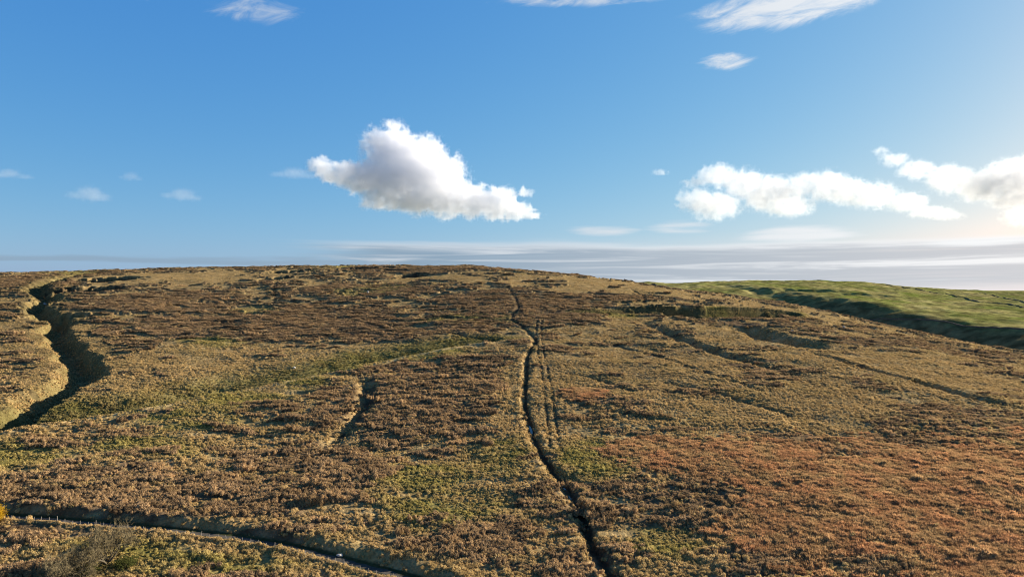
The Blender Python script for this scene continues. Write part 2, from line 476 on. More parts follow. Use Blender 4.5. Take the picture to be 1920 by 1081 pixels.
M_PALE = patches([(380, 700, 260, 50), (60, 670, 90, 80), (960, 770, 38, 90), (1110, 870, 80, 50), (1270, 1040, 110, 50), (1330, 650, 220, 50), (1250, 690, 240, 60), (1700, 700, 240, 50), (1200, 545, 220, 22), (1500, 590, 160, 14), (1700, 630, 200, 18), (880, 520, 200, 12), (300, 525, 260, 14), (420, 740, 160, 30), (100, 610, 60, 30), (1400, 760, 250, 40), (1560, 760, 200, 30), (900, 900, 80, 60)])


def cover(X, Y):
    """weights heath, green, fern, pale and the mixed colour of the ground between the tussocks"""
    big = fbm(X, Y, 60, 4, 12.0); mid = fbm(X * .30, Y + .12 * X, 12, 3, 21.0); sm = fbm(X * .6, Y, 5, 3, 31.0)
    wig = 0.35 * big + 0.3 * mid
    fern = mask(X, Y, M_FERN, 1.5 * wig, .35, 1.55); green = mask(X, Y, M_GREEN, wig + .2 * sm); pale = mask(X, Y, M_PALE, wig); heath = mask(X, Y, M_HEATH, wig)
    heath = np.clip(0.17 + 0.70 * heath - 0.50 * pale - .5 * fern - .25 * green + 0.75 * mid + 0.45 * big + .25 * sm, 0, 1)
    heath = sstep(0.32, 0.62, heath)
    green = np.clip(green * (0.75 + .9 * mid) + 0.12 * sstep(0.1, .5, fbm(X, Y, 28, 3, 40.)) * (1 - fern), 0, 1)
    d, sd, t = along(X, Y, DALE, 85)
    w = (d < 1e5) * sstep(0, 5, sd + 2 * sm) * (1 - sstep(.55, 1.0, (sd + 5 * mid) / np.interp(t, [0, .5, 1], [75, 62, 50])))
    heath = heath * (1 - .9 * w); green = np.maximum(green, w * np.interp(t, [0, .45, .7], [.55, .6, .8]) * (.85 + .5 * sm)); pale = np.maximum(pale, .6 * w)
    fern = np.clip(fern * (1.1 + 0.9 * mid + .4 * sm), 0, 1)
    return heath, green, fern, pale


def cover_colour(X, Y):
    heath, green, fern, pale = cover(X, Y)
    v = np.clip(0.5 + 0.8 * fbm(X, Y, 9, 3, 50.), 0, 1)[..., None]
    c = PALE * (1 - v) + STRAW * v
    c = c * 0.92
    hc = (HEATH * (1 - v) + HEATH2 * v) * .78
    c = c * (1 - heath[..., None]) + hc * heath[..., None]
    gw = (green * (1 - .5 * heath))[..., None]
    c = c * (1 - gw) + GREEN * gw
    c = c * (1 - fern[..., None] * .85) + (FERN * (.75 + .5 * v)) * fern[..., None] * .85
    # dead litter between the tussocks, painted darker to deepen the shade in the gaps
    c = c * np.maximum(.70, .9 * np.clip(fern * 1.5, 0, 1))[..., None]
    # bare peat in the ditch, damp grass on the gully floor, worn soil of the lane
    d, sd, t = along(X, Y, DITCH, 8)
    w = ((1 - sstep(0.6, 2.2, d + .9 * fbm(X, Y, 5, 2, 9.))) * np.interp(t, [.3, .65], [.8, .3]))[..., None]
    c = c * (1 - w) + PEAT * w
    w = (np.exp(-((sd - 4.8) / 2.8)**2) * (d < 1e5) * np.clip(.25 + .6 * fbm(X, Y, 14, 2, 77.), 0, .6) * (t < .6))[..., None]
    c = c * (1 - w) + STRAW * w  # pale grass on the ditch's left bank, brightened as if sunlit
    d, sd, t = along(X, Y, DALE, 80)
    w = ((d < 1e5) * sstep(2, 6, sd) * (1 - sstep(.4, .9, sd / np.interp(t, [0, .5, 1], [66, 56, 46]))))[..., None] * .6
    c = c * (1 - w) + np.array([.105, .100, .038]) * w
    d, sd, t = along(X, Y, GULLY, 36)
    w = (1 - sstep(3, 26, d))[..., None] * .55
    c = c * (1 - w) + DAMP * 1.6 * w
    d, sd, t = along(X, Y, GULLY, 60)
    c = c * (1 - .32 * (1 - sstep(30, 58, d)) * (.8 + .5 * fbm(X, Y, 6, 3, 91.)))[..., None]  # gully banks painted darker to tone down the strong sun on them
    d, sd, t = along(X, Y, NOOK, 14)
    w = ((d < 1e5) * sstep(.5, 2, sd) * (1 - sstep(4, 7, sd)))[..., None] * .4
    c = c * (1 - w) + PALE * w  # left bank of the nook painted paler, as if sunlit
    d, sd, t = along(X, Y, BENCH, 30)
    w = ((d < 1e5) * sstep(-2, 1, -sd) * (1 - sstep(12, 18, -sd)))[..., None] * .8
    c = c * (1 - w) + np.array([.055, .055, .024]) * w  # shade of the bench face painted into its colour
    for P in RUTS:
        d, sd, t = along(X, Y, P, 8)
        w = (1 - sstep(.5, 3.5, d + 2 * fbm(X, Y, 8, 3, 3.)))[..., None] * .6
        c = c * (1 - w) + PEAT * 1.4 * w
    for (p, w_, dd, h) in HAGS[:7]:
        r = np.sqrt(((X - p[0]) / w_)**2 + ((Y - p[1]) / dd)**2) + 0.4 * fbm(X, Y, 18, 3, 2.)
        w = (1 - sstep(.6, 1.0, r))[..., None] * .9
        c = c * (1 - w) + PEAT * 1.2 * w  # peat of the hags, painted extra dark to read as shaded scarps
    d, sd, t = along(X, Y, TRACK, 8)
    w = (np.exp(-((np.abs(sd) - 2.0) / .8)**2) * (d < 1e5))[..., None] * .6
    c = c * (1 - w) + PEAT * 2 * w
    d, sd, t = along(X, Y, LANE, 12)
    w = ((1 - sstep(2.0, 3.0, np.abs(sd))) * (d < 1e5))[..., None]
    c = c * (1 - w) + np.array([.05, .055, .025]) * w
    d, sd, t = along(X, Y, DALE, 20)
    w = (np.exp(-((sd + 2.2) / 1.6)**2) * (d < 1e5))[..., None] * .8
    c = c * (1 - w) + STRAW * 1.1 * w
    w = (np.exp(-((sd + 4.8) / 1.2)**2) * (d < 1e5))[..., None] * .8
    c = c * (1 - w) + STRAW * 1.1 * w
    return c


# ---------------------------------------------------------------- materials
def mat_ground():
    m = bpy.data.materials.new('moor_ground'); m.use_nodes = True
    t = m.node_tree; t.nodes.clear(); q = NT(t)
    at = q.n('ShaderNodeAttribute', attribute_name='cover')
    g = q.n('ShaderNodeNewGeometry')
    n1 = q.noise(g.outputs['Position'], 0.9, 5, 0.65)
    n2 = q.noise(g.outputs['Position'], 0.12, 4, 0.6)
    k = q.m('MULTIPLY', q.rng(n1, 0.28, 0.72, 0.55, 1.40, False), q.rng(n2, 0.3, 0.7, 0.8, 1.2, False))
    mx = q.n('ShaderNodeMix', data_type='RGBA', blend_type='MULTIPLY'); mx.inputs[0].default_value = 1
    t.links.new(at.outputs['Color'], mx.inputs[6]); t.links.new(k, mx.inputs[7])
    b = q.n('ShaderNodeBsdfPrincipled')
    t.links.new(mx.outputs[2], b.inputs['Base Color'])
    b.inputs['Roughness'].default_value = 1.0; b.inputs['Specular IOR Level'].default_value = 0.0
    bp = q.n('ShaderNodeBump'); bp.inputs['Strength'].default_value = 0.7; bp.inputs['Distance'].default_value = 0.5
    t.links.new(q.noise(g.outputs['Position'], 1.6, 5, 0.7), bp.inputs['Height'])
    t.links.new(bp.outputs[0], b.inputs['Normal'])
    o = q.n('ShaderNodeOutputMaterial'); t.links.new(b.outputs[0], o.inputs[0])
    return m


def mat_leaf(name, col=None, trans=0.42, var=0.3):
    """thin plant matter: colour from the instance's own tint, or a fixed one"""
    m = bpy.data.materials.new(name); m.use_nodes = True
    t = m.node_tree; t.nodes.clear(); q = NT(t)
    if col is None:
        at = q.n('ShaderNodeAttribute', attribute_name='tint', attribute_type='INSTANCER'); c0 = at.outputs['Color']
    else:
        rg = q.n('ShaderNodeRGB'); rg.outputs[0].default_value = (*col, 1); c0 = rg.outputs[0]
    g = q.n('ShaderNodeNewGeometry')
    k = q.rng(q.noise(g.outputs['Position'], 2.3, 2, 0.6), 0.3, 0.7, 1 - var, 1 + var, False)
    mx = q.n('ShaderNodeMix', data_type='RGBA', blend_type='MULTIPLY'); mx.inputs[0].default_value = 1
    t.links.new(c0, mx.inputs[6]); t.links.new(k, mx.inputs[7])
    d = q.n('ShaderNodeBsdfDiffuse'); tr = q.n('ShaderNodeBsdfTranslucent')
    t.links.new(mx.outputs[2], d.inputs[0]); t.links.new(mx.outputs[2], tr.inputs[0])
    ms = q.n('ShaderNodeMixShader'); ms.inputs[0].default_value = trans
    t.links.new(d.outputs[0], ms.inputs[1]); t.links.new(tr.outputs[0], ms.inputs[2])
    o = q.n('ShaderNodeOutputMaterial'); t.links.new(ms.outputs[0], o.inputs[0])
    return m


def mat_plain(name, c1, c2, scale, rough=0.9, bump=0.3, dist=0.05, spec=0.2, metallic=0.0):
    m = bpy.data.materials.new(name); m.use_nodes = True
    t = m.node_tree; t.nodes.clear(); q = NT(t)
    g = q.n('ShaderNodeNewGeometry')
    n = q.noise(g.outputs['Position'], scale, 5, 0.6)
    c = q.mix(q.rng(n, 0.3, 0.7), (*c1, 1), (*c2, 1))
    b = q.n('ShaderNodeBsdfPrincipled'); t.links.new(c, b.inputs['Base Color'])
    b.inputs['Roughness'].default_value = rough; b.inputs['Specular IOR Level'].default_value = spec; b.inputs['Metallic'].default_value = metallic
    if bump:
        bp = q.n('ShaderNodeBump'); bp.inputs['Strength'].default_value = bump; bp.inputs['Distance'].default_value = dist
        t.links.new(n, bp.inputs['Height']); t.links.new(bp.outputs[0], b.inputs['Normal'])
    o = q.n('ShaderNodeOutputMaterial'); t.links.new(b.outputs[0], o.inputs[0])
    return m


M_GROUND = mat_ground()
M_TUFT = mat_leaf('dry_grass')
M_LANE = mat_plain('lane_surface', (.040, .038, .033), (.075, .068, .056), 1.5, .85, .4, .05)
M_WATER = mat_plain('peat_water', (.012, .012, .012), (.02, .018, .014), 1.0, .08, .15, .03, .5)
M_POST = mat_plain('weathered_post', (.20, .18, .15), (.32, .29, .25), 5, .9)
M_WIRE = mat_plain('fence_wire', (.35, .35, .34), (.45, .45, .44), 3, .5, 0, .01, .5, .8)
M_BARK = mat_plain('bark', (.050, .042, .030), (.10, .085, .060), 6, .95, .5)
M_TWIG = mat_plain('twigs', (.11, .09, .052), (.19, .155, .085), 3, .95, 0)
M_STONE = mat_plain('gritstone', (.05, .046, .04), (.13, .12, .10), 1.2, .95, .6, .2)
M_ROCK = mat_plain('pale_rock', (.32, .30, .27), (.52, .50, .46), 2.0, .9, .5, .1)
M_YELLOW = mat_leaf('autumn_leaves', (.42, .26, .02), .45)
M_BRAMBLE = mat_leaf('bramble_leaves', (.085, .095, .030), .4)

# ---------------------------------------------------------------- the moor
def build_moor():
    s_in = np.linspace(-0.80, 0.80, 1350)
    s_out = 0.80 + np.cumsum(np.geomspace(0.0013, 0.03, 70))
    s = np.concatenate([-s_out[::-1], s_in, s_out])
    ys = np.geomspace(95, 2300, 1450)
    Y, Sg = np.meshgrid(ys, s, indexing='ij')
    X = Sg * Y
    Z = full_height(X, Y)
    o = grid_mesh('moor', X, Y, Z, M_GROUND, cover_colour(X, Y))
    return tag(o, kind='structure')


build_moor()

# ---------------------------------------------------------------- green hill across the valley, and the land beyond
G_PX = np.array([900, 1150, 1200, 1300, 1350, 1450, 1560, 1650, 1750, 1850, 1920, 2200, 2800], float)
G_PY = np.array([534, 531, 530.5, 531, 527, 526, 526, 531, 540, 547, 548.5, 549, 552], float)
G_Z0 = np.array([-20, -20, -20, -20, -24, -34, -42, -48, -53, -56, -57, -60, -70], float)
GS = S(G_PX)


def green_base(X, Y):
    s = np.clip(X / np.maximum(Y, 300), -0.3, 1.5)
    e = (540.5 - smooth_interp(s * 1.0, GS, G_PY)) / F
    Rr = 2100.0
    z0 = np.interp(s, GS, G_Z0)
    t = np.clip((Y - 1000) / (Rr - 1000), -0.3, 1)
    zR = e * Rr
    z = z0 + (zR - z0) * (1.15 * t - 0.15 * t * t)
    b = np.maximum(Y - Rr, 0)
    z = np.where(Y > Rr, zR + e * b - np.minimum(0.00012 * b * b, 0.05 * b), z)
    return z


def valley_edge(Y): return np.interp(Y, [600, 1000, 1250, 1500, 1750, 2100], [770, 752, 700, 655, 600, 560])


def green_height(X, Y):
    z = green_base(X, Y)
    xe = valley_edge(Y) + 14 * fbm(X * 0.2, Y, 160, 2, 3.)
    dep = np.interp(Y, [600, 1000, 1300, 1550, 1800], [70, 55, 36, 15, 0])
    z = z - dep * hermite01(np.clip((xe - X) / (dep * 2.4 + 30), 0, 1))
    a = sstep(700, 1200, Y)
    z = z + a * (4.5 * fbm(X, Y, 190, 3, 6.) + 1.5 * fbm(X, Y, 40, 4, 2.) + 0.5 * fbm(X, Y, 11, 2, 5.))
    for (p, w, dd, h, rot) in G_HAGS:
        dx, dy = X - p[0], Y - p[1]
        r = np.sqrt((dx / w)**2 + (dy / dd)**2) + .3 * fbm(X, Y, 60, 2, 5.)
        z = z - .7 * h * (1 - hermite01(np.clip((r - .1) / .9, 0, 1)))
    far = sstep(3000, 9000, np.hypot(X, Y))
    z = z * (1 - far) + far * (-95 + 12 * fbm(X, Y, 2500, 3, 1.))
    lf = sstep(150, -500, X) * (Y < 9000)
    z = z * (1 - lf) + (-100) * lf
    return z


G_HAGS = []
for a, b, w, dd, h in ((1470, 541, 130, 45, 17), (1545, 544, 90, 40, 13), (1600, 551, 110, 30, 9), (1450, 556, 80, 50, 6), (1740, 556, 50, 24, 6), (1900, 585, 26, 18, 4), (1380, 551, 60, 40, 6), (1330, 547, 40, 30, 4)):
    p = ground_at(a, b, green_base)
    G_HAGS.append((p, w, dd, h, 0))


def build_green():
    xs = np.unique(np.concatenate([np.linspace(100, 2100, 640), -np.geomspace(1, 20000, 50) + 100, np.geomspace(2105, 22000, 60)]))
    ys = np.unique(np.concatenate([np.linspace(640, 2300, 560), np.geomspace(2305, 30000, 90)]))
    X, Y = np.meshgrid(xs, ys)
    Z = green_height(X, Y)
    n = np.clip(.5 + .8 * fbm(X, Y, 130, 4, 9.), 0, 1)[..., None]; n2 = np.clip(.5 + .9 * fbm(X, Y, 25, 3, 19.), 0, 1)[..., None]
    c = np.array([.135, .160, .038]) * (1 - n) + np.array([.285, .255, .100]) * n
    c = c * (.55 + .8 * n2)
    # rough brown grass high on the skyline and in the hollows
    w = sstep(.25, .75, .5 + .9 * fbm(X, Y, 70, 4, 29.))[..., None] * .35
    c = c * (1 - w) + np.array([.20, .165, .075]) * w
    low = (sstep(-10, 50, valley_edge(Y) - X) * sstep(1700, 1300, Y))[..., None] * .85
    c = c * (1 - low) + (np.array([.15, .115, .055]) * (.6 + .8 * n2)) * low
    o = grid_mesh('far_hill', X, Y, Z, M_GROUND, c)
    return tag(o, kind='structure')


build_green()

# ---------------------------------------------------------------- lane and stream
def ribbon(name, P, half, zf, mat, lift):
    T = np.gradient(P, axis=0); T /= np.linalg.norm(T, axis=1)[:, None]
    N = np.stack([-T[:, 1], T[:, 0]], 1)
    ks = np.linspace(-1, 1, 5)
    co, fc = [], []
    for i in range(len(P)):
        for k in ks:
            q = P[i] + N[i] * half * k
            co.append((q[0], q[1], zf[i] + lift))
    for i in range(len(P) - 1):
        for j in range(4):
            a = i * 5 + j
            fc.append((a, a + 1, a + 6, a + 5))
    return mesh_obj(name, co, fc, mat, smooth=True)


tag(ribbon('lane', LANE, 1.7, LANE_Z, M_LANE, 0.02), kind='structure')
dz = full_height(DITCH[:, 0], DITCH[:, 1])
dz = np.convolve(np.pad(dz, 4, mode='edge'), np.ones(9) / 9, mode='valid')
co_, fc_ = [], []
for a_, b_ in ((.085, .115), (.215, .23)):
    i0, i1 = int(a_ * len(DITCH)), int(b_ * len(DITCH)) + 2
    P_ = DITCH[i0:i1]; T_ = np.gradient(P_, axis=0); T_ /= np.linalg.norm(T_, axis=1)[:, None]
    for i in range(len(P_)):
        hw_ = .55 * math.sin(math.pi * (i + .3) / (len(P_) - .4)) + .08
        for k in (-1, 0, 1):
            co_.append((P_[i][0] - T_[i][1] * hw_ * k - .3, P_[i][1] + T_[i][0] * hw_ * k, dz[i0 + i] + .10))
    b0 = len(co_) - 3 * len(P_)
    for i in range(len(P_) - 1):
        for j in range(2): fc_.append((b0 + i * 3 + j, b0 + i * 3 + j + 1, b0 + i * 3 + j + 4, b0 + i * 3 + j + 3))
tag(mesh_obj('stream', co_, fc_, M_WATER, smooth=True), kind='structure')

# ---------------------------------------------------------------- fence
class MB:
    def __init__(s): s.v, s.f = [], []
    def tube(s, pts, radii, n=6, cap=True):
        b = len(s.v); pts = [Vector(p) for p in pts]
        for i, p in enumerate(pts):
            d = (pts[min(i + 1, len(pts) - 1)] - pts[max(i - 1, 0)]).normalized()
            a = d.orthogonal().normalized(); c = d.cross(a)
            for k in range(n):
                w = 2 * math.pi * k / n
                s.v.append(p + radii[i] * (math.cos(w) * a + math.sin(w) * c))
        for i in range(len(pts) - 1):
            for k in range(n):
                s.f.append((b + i * n + k, b + i * n + (k + 1) % n, b + (i + 1) * n + (k + 1) % n, b + (i + 1) * n + k))
        if cap: s.f.append(tuple(b + (len(pts) - 1) * n + k for k in range(n)))
    def build(s, name, mat, parent=None, smooth=False): return mesh_obj(name, s.v, s.f, mat, parent, smooth)


def gz(x, y): return float(full_height(np.array([x]), np.array([y]))[0])


def build_fence():
    seg = np.concatenate([[0], np.cumsum(np.linalg.norm(np.diff(FENCE, axis=0), axis=1))])
    ds = np.arange(0, seg[-1], 2.85)
    xs, ys = np.interp(ds, seg, FENCE[:, 0]), np.interp(ds, seg, FENCE[:, 1])
    zs = full_height(xs, ys)
    root = empty('fence', (xs[0], ys[0], zs[0]), 'long post and wire stock fence along the near verge of the lane', 'fence')
    o0 = np.array([xs[0], ys[0], zs[0]])
    meshes = []
    for k in range(4):
        mb = MB(); h = (1.5, 1.6, 1.4, 1.8)[k]; r = (.075, .08, .07, .10)[k]
        mb.tube([(0, 0, -.4), (0, 0, h * .5), (random.uniform(-.05, .05), random.uniform(-.05, .05), h)], [r, r, r * .92], 7)
        o = mb.build('post', M_POST, root)
        meshes.append(o.data); bpy.data.objects.remove(o)
    tops = []
    for i in range(len(ds)):
        k = 3 if i % 9 == 4 else random.randrange(3)
        o = bpy.data.objects.new('post', meshes[k]); C.objects.link(o); o.parent = root
        o.location = (xs[i] - o0[0], ys[i] - o0[1], zs[i] - o0[2])
        o.rotation_euler = (random.gauss(0, .05), random.gauss(0, .05), random.uniform(0, 6))
        tops.append(o.location.copy())
    mb = MB()
    for h in (.35, .7, 1.05):
        mb.tube([t + Vector((0, .08, h)) for t in tops], [.012] * len(tops), 3, False)
    mb.build('wire', M_WIRE, root)


build_fence()

# ---------------------------------------------------------------- trees
def branch(mbs, p, d, length, rad, depth, maxd, spread, up):
    """one bough as a bent tapering tube, then its children"""
    n = 4; pts = [p.copy()]; q = p.copy(); dd = d.copy()
    for i in range(n):
        dd = (dd + Vector((random.gauss(0, .16), random.gauss(0, .16), random.gauss(0, .12) + up))).normalized()
        q = q + dd * (length / n); pts.append(q.copy())
    rr = [rad * (1 - .5 * i / n) for i in range(n + 1)]
    mb = mbs[0] if depth < 2 else mbs[1]
    mb.tube(pts, rr, 7 if depth == 0 else (5 if depth < 3 else 3), False)
    if depth >= maxd: return
    k = random.choice((3, 4)) if depth < 3 else random.choice((4, 5))
    for i in range(k):
        f = random.uniform(.35, 1.0); j = min(n - 1, int(f * n))
        a = pts[j].lerp(pts[j + 1], f * n - j)
        ax = Vector((random.gauss(0, 1), random.gauss(0, 1), random.gauss(0, .6))).normalized()
        nd = (dd + ax * spread).normalized()
        branch(mbs, a, nd, length * random.uniform(.58, .82), rad * .5 * (1 - .3 * f) + .016, depth + 1, maxd, spread, up * .6)


def bare_tree(px, py, height, label, seed, lean=(0, 0), spread=.8):
    random.seed(seed)
    g = ground_at(px, py)
    z = gz(g[0], g[1])
    root = empty('bare_tree', (g[0], g[1], z - .1), label, 'tree', 'bare trees beside the lane')
    tr, tw = MB(), MB()
    for s in range(6):
        a = s * 1.05 + random.uniform(-.4, .4)
        d = Vector((math.cos(a) * .95 + lean[0], math.sin(a) * .95 + lean[1], 1)).normalized()
        branch((tr, tw), Vector((math.cos(a) * .25, math.sin(a) * .25, -.2)), d, height * random.uniform(.36, .46), height * .027, 0, 5, spread, .03)
    tr.build('trunk', M_BARK, root, True)
    tw.build('crown', M_TWIG, root)


def leafy(name, px, py, height, radius, label, cat, mat, seed, n, leaf, flat=.8, loc=None):
    random.seed(seed); r2 = np.random.default_rng(seed)
    g = ground_at(px, py) if loc is None else loc
    z = gz(g[0], g[1])
    root = empty(name, (g[0], g[1], z - .1), label, cat)
    tr, tw = MB(), MB()
    for s in range(3):
        a = s * 2.1 + random.uniform(-.4, .4)
        d = Vector((math.cos(a) * .4, math.sin(a) * .4, 1)).normalized()
        branch((tr, tw), Vector((0, 0, -.2)), d, height * .42, height * .02, 0, 3, .7, .02)
    tr.v += []
    base = len(tr.v); tr.v += tw.v; tr.f += [tuple(i + base for i in f) for f in tw.f]
    tr.build('trunk', M_BARK, root, True)
    # crown: leaf clumps spread through the volume
    cl = []
    for k in range(26):
        u = r2.normal(size=3); u /= np.linalg.norm(u)
        rr = r2.uniform(.35, .95)
        cl.append(np.array([u[0] * radius * rr, u[1] * radius * rr, height * .58 + u[2] * height * .36 * rr]))
    co, fc = [], []
    for k in range(n):
        c = cl[r2.integers(len(cl))] + r2.normal(size=3) * radius * .17
        if c[2] < height * .1: continue
        a = r2.normal(size=3); a /= np.linalg.norm(a); b = np.cross(a, r2.normal(size=3)); b /= np.linalg.norm(b)
        l = leaf * r2.uniform(.6, 1.3); i = len(co)
        co += [c - a * l, c + b * l * .45, c + a * l, c - b * l * .45]; fc.append((i, i + 1, i + 2, i + 3))
    mesh_obj('crown', co, fc, mat, root)


bare_tree(200, 1056, 12.5, 'wide leafless thorn tree with many grey brown twigs in front of the fence', 3, (.05, 0), .85)
bare_tree(116, 1098, 12.0, 'leafless twiggy tree at the bottom left, lower than the wide thorn tree', 9, (-.05, 0), .85)
leafy('yellow_tree', -14, 985, 6.5, 4.2, 'bright yellow autumn tree at the left end of the fence', 'tree', M_YELLOW, 5, 5200, .2)
leafy('bramble_bush', 236, 1062, 2.2, 3.6, 'low green bramble bush under the right side of the wide thorn tree', 'bush', M_BRAMBLE, 6, 2600, .2)
leafy('bramble_bush', 165, 1076, 1.9, 3.0, 'small green bramble bush between the two leafless trees', 'bush', M_BRAMBLE, 8, 2000, .2)

# ---------------------------------------------------------------- boulders and walls
def boulder(px, py, r, label, seed, loc=None, fn=None, hf=None):
    r2 = np.random.default_rng(seed)
    g = ground_at(px, py, fn)
    import bmesh
    bm = bmesh.new(); bmesh.ops.create_icosphere(bm, subdivisions=3, radius=1)
    off = r2.uniform(0, 50)
    cuts = [(Vector(r2.normal(size=3)).normalized(), r2.uniform(.55, .85)) for _ in range(9)]
    for v in bm.verts:
        d = v.co.normalized(); rad = 1.0
        for nrm, k in cuts:
            c = d.dot(nrm)
            if c > 1e-3: rad = min(rad, k / c)
        v.co = Vector((d.x * r * 1.25, d.y * r, d.z * r * .75)) * rad
    me = bpy.data.meshes.new('boulder'); bm.to_mesh(me); bm.free()
    me.materials.append(M_ROCK)
    o = bpy.data.objects.new('boulder', me); C.objects.link(o)
    zz = (hf or full_height)(np.array([g[0]]), np.array([g[1]]))[0]
    o.location = (g[0], g[1], float(zz) + r * .35); o.rotation_euler = (r2.uniform(-.3, .3), r2.uniform(-.3, .3), r2.uniform(0, 6))
    return tag(o, label, 'boulder', 'pale boulders on the moor')


boulder(637, 1037, 0.9, 'pale flat slab lying on the shaded bank above the lane', 1)
boulder(82, 557, 2.6, 'pale boulder beside the upper bend of the gully', 2)
boulder(690, 552, 1.6, 'small pale boulder in the grass below the skyline', 3)
boulder(1486, 622, 1.5, 'left pale boulder on the brown slope below the green bench', 4)
boulder(1582, 618, 1.4, 'pale boulder on the brown slope, right of its neighbour under the bench', 5)
boulder(552, 684, 0.9, 'lone pale boulder on the straw coloured slope beside the green dale', 6)


def stone_wall(pts, label, fn, hf, h=1.5, w=.9, seed=0, prj=True):
    P = densify(np.array([ground_at(a, b, fn)[:2] for a, b in pts]), 6)
    T = np.gradient(P, axis=0); T /= np.linalg.norm(T, axis=1)[:, None]
    N = np.stack([-T[:, 1], T[:, 0]], 1)
    Z = hf(P[:, 0], P[:, 1]); r2 = np.random.default_rng(seed)
    H = np.clip(h * (1 + .16 * r2.normal(size=len(P))), h * .55, h * 1.4)
    co, fc = [], []
    for i in range(len(P)):
        for k, zz in ((-1, -1.0), (-.8, .8), (-.55, 1), (.55, 1), (.8, .8), (1, -1.0)):
            q = P[i] + N[i] * k * w * .5
            co.append((q[0] - P[0, 0], q[1] - P[0, 1], Z[i] - Z[0] + (H[i] * zz if zz > 0 else -1.0)))
    for i in range(len(P) - 1):
        for j in range(5):
            a = i * 6 + j; fc.append((a, a + 1, a + 7, a + 6))
    fc += [tuple(range(6)), tuple(range(len(co) - 6, len(co)))]
    o = mesh_obj('stone_wall', co, fc, M_STONE)
    o.location = (P[0, 0], P[0, 1], Z[0])
    return tag(o, label, 'wall', 'dry stone walls on the hills')


stone_wall([(1170, 527.5), (1200, 532), (1240, 538), (1280, 545), (1310, 550)], 'dark dry stone wall along the brow where the brown moor meets the green hill', base_height, full_height, 2.0, 1.2, 1)
stone_wall([(1530, 561), (1590, 568), (1650, 578), (1760, 594), (1924, 616), (2000, 626)], 'dry stone wall along the top of the shaded valley side on the green hill', green_base, green_height, 1.8, 1.2, 2)
stone_wall([(1661, 533), (1710, 541), (1762, 551), (1840, 565), (1912, 577), (1990, 590)], 'long dry stone wall slanting down the sunlit green hill from its skyline', green_base, green_height, 1.8, 1.2, 3)
stone_wall([(1835, 549.5), (1862, 555), (1895, 562), (1960, 575)], 'short dry stone wall at the right edge just below the green skyline', green_base, green_height, 1.8, 1.2, 4)

# ---------------------------------------------------------------- tussocks, heather and bracken
def blades(n, hgt, rad, width, seed, droop=.5, segs=2):
    """a clump of bent blades leaning outwards"""
    r2 = np.random.default_rng(seed); co, fc = [], []
    for k in range(n):
        a = r2.uniform(0, 2 * np.pi); rr = rad * .45 * math.sqrt(r2.uniform())
        b = np.array([math.cos(a) * rr, math.sin(a) * rr, -.12])
        out = r2.uniform(.25, 1.0) * rad; h = hgt * r2.uniform(.6, 1.05) * (1 - .45 * (out / rad)**2)
        a2 = a + r2.normal(0, .5); dirv = np.array([math.cos(a2), math.sin(a2), 0])
        side = np.array([-dirv[1], dirv[0], 0]) * width * r2.uniform(.6, 1.3)
        mid = b + dirv * out * .45 + np.array([0, 0, h * .75]); tip = b + dirv * out * (1 + droop * .2) + np.array([0, 0, h * (1 - .35 * droop)])
        i = len(co)
        co += [b - side, b + side, mid + side * .8, mid - side * .8, tip]
        fc += [(i, i + 1, i + 2, i + 3), (i + 3, i + 2, i + 4)]
    return co, fc


def dome(out, r2, c0, n, hgt, rad, ln, wd, jit, rag=.16, lean=.35):
    """a fluffy head: leafy faces lying on a rounded form, roughly facing outwards, over a closed core"""
    co, fc = out
    b0 = len(co); m = 8
    for ring, (zz, rr) in enumerate(((-.25, .86), (.35, .80), (.70, .52))):
        for k in range(m):
            a = 2 * math.pi * k / m + ring * .4; q = 1 + r2.normal(0, .08)
            co.append(c0 + np.array([math.cos(a) * rad * rr * q, math.sin(a) * rad * rr * q, hgt * zz]))
    co.append(c0 + np.array([0, 0, hgt * .84]))
    for ring in range(2):
        for k in range(m):
            a, b = b0 + ring * m + k, b0 + ring * m + (k + 1) % m
            fc.append((a, b, b + m, a + m))
    for k in range(m): fc.append((b0 + 2 * m + k, b0 + 2 * m + (k + 1) % m, b0 + 3 * m))
    for k in range(n):
        u = r2.normal(size=3); u[2] = abs(u[2]) * 1.1; u /= np.linalg.norm(u)
        rr = 1 + r2.normal(0, rag)
        c = c0 + np.array([u[0] * rad * rr, u[1] * rad * rr, u[2] * hgt * rr])
        nrm = u + r2.normal(size=3) * jit; nrm /= np.linalg.norm(nrm)
        upv = np.array([0, 0, 1.0]) + r2.normal(size=3) * lean
        t = upv - nrm * (upv @ nrm); t /= np.linalg.norm(t) + 1e-9; b = np.cross(nrm, t)
        l, w = ln * r2.uniform(.6, 1.4), wd * r2.uniform(.6, 1.4); i = len(co)
        co += [c - t * l * .5 - b * w * .5, c - t * l * .5 + b * w * .5, c + t * l * .2 + b * w * .45 + nrm * l * .05, c + t * l * .75 + nrm * l * .18, c + t * l * .2 - b * w * .45 + nrm * l * .05]
        fc.append((i, i + 1, i + 2, i + 3, i + 4))


def clump(heads, spread, hgt, rad, n, ln, wd, jit, seed, stretch=1.4):
    r2 = np.random.default_rng(seed); out = ([], [])
    for k in range(heads):
        a = r2.uniform(0, 6.283); d = spread * math.sqrt(r2.uniform()) if k else 0
        q = r2.uniform(.65, 1.15)
        dome(out, r2, np.array([math.cos(a) * d * stretch, math.sin(a) * d, -.05]), n, hgt * q * r2.uniform(.8, 1.15), rad * q, ln, wd, jit)
    return out


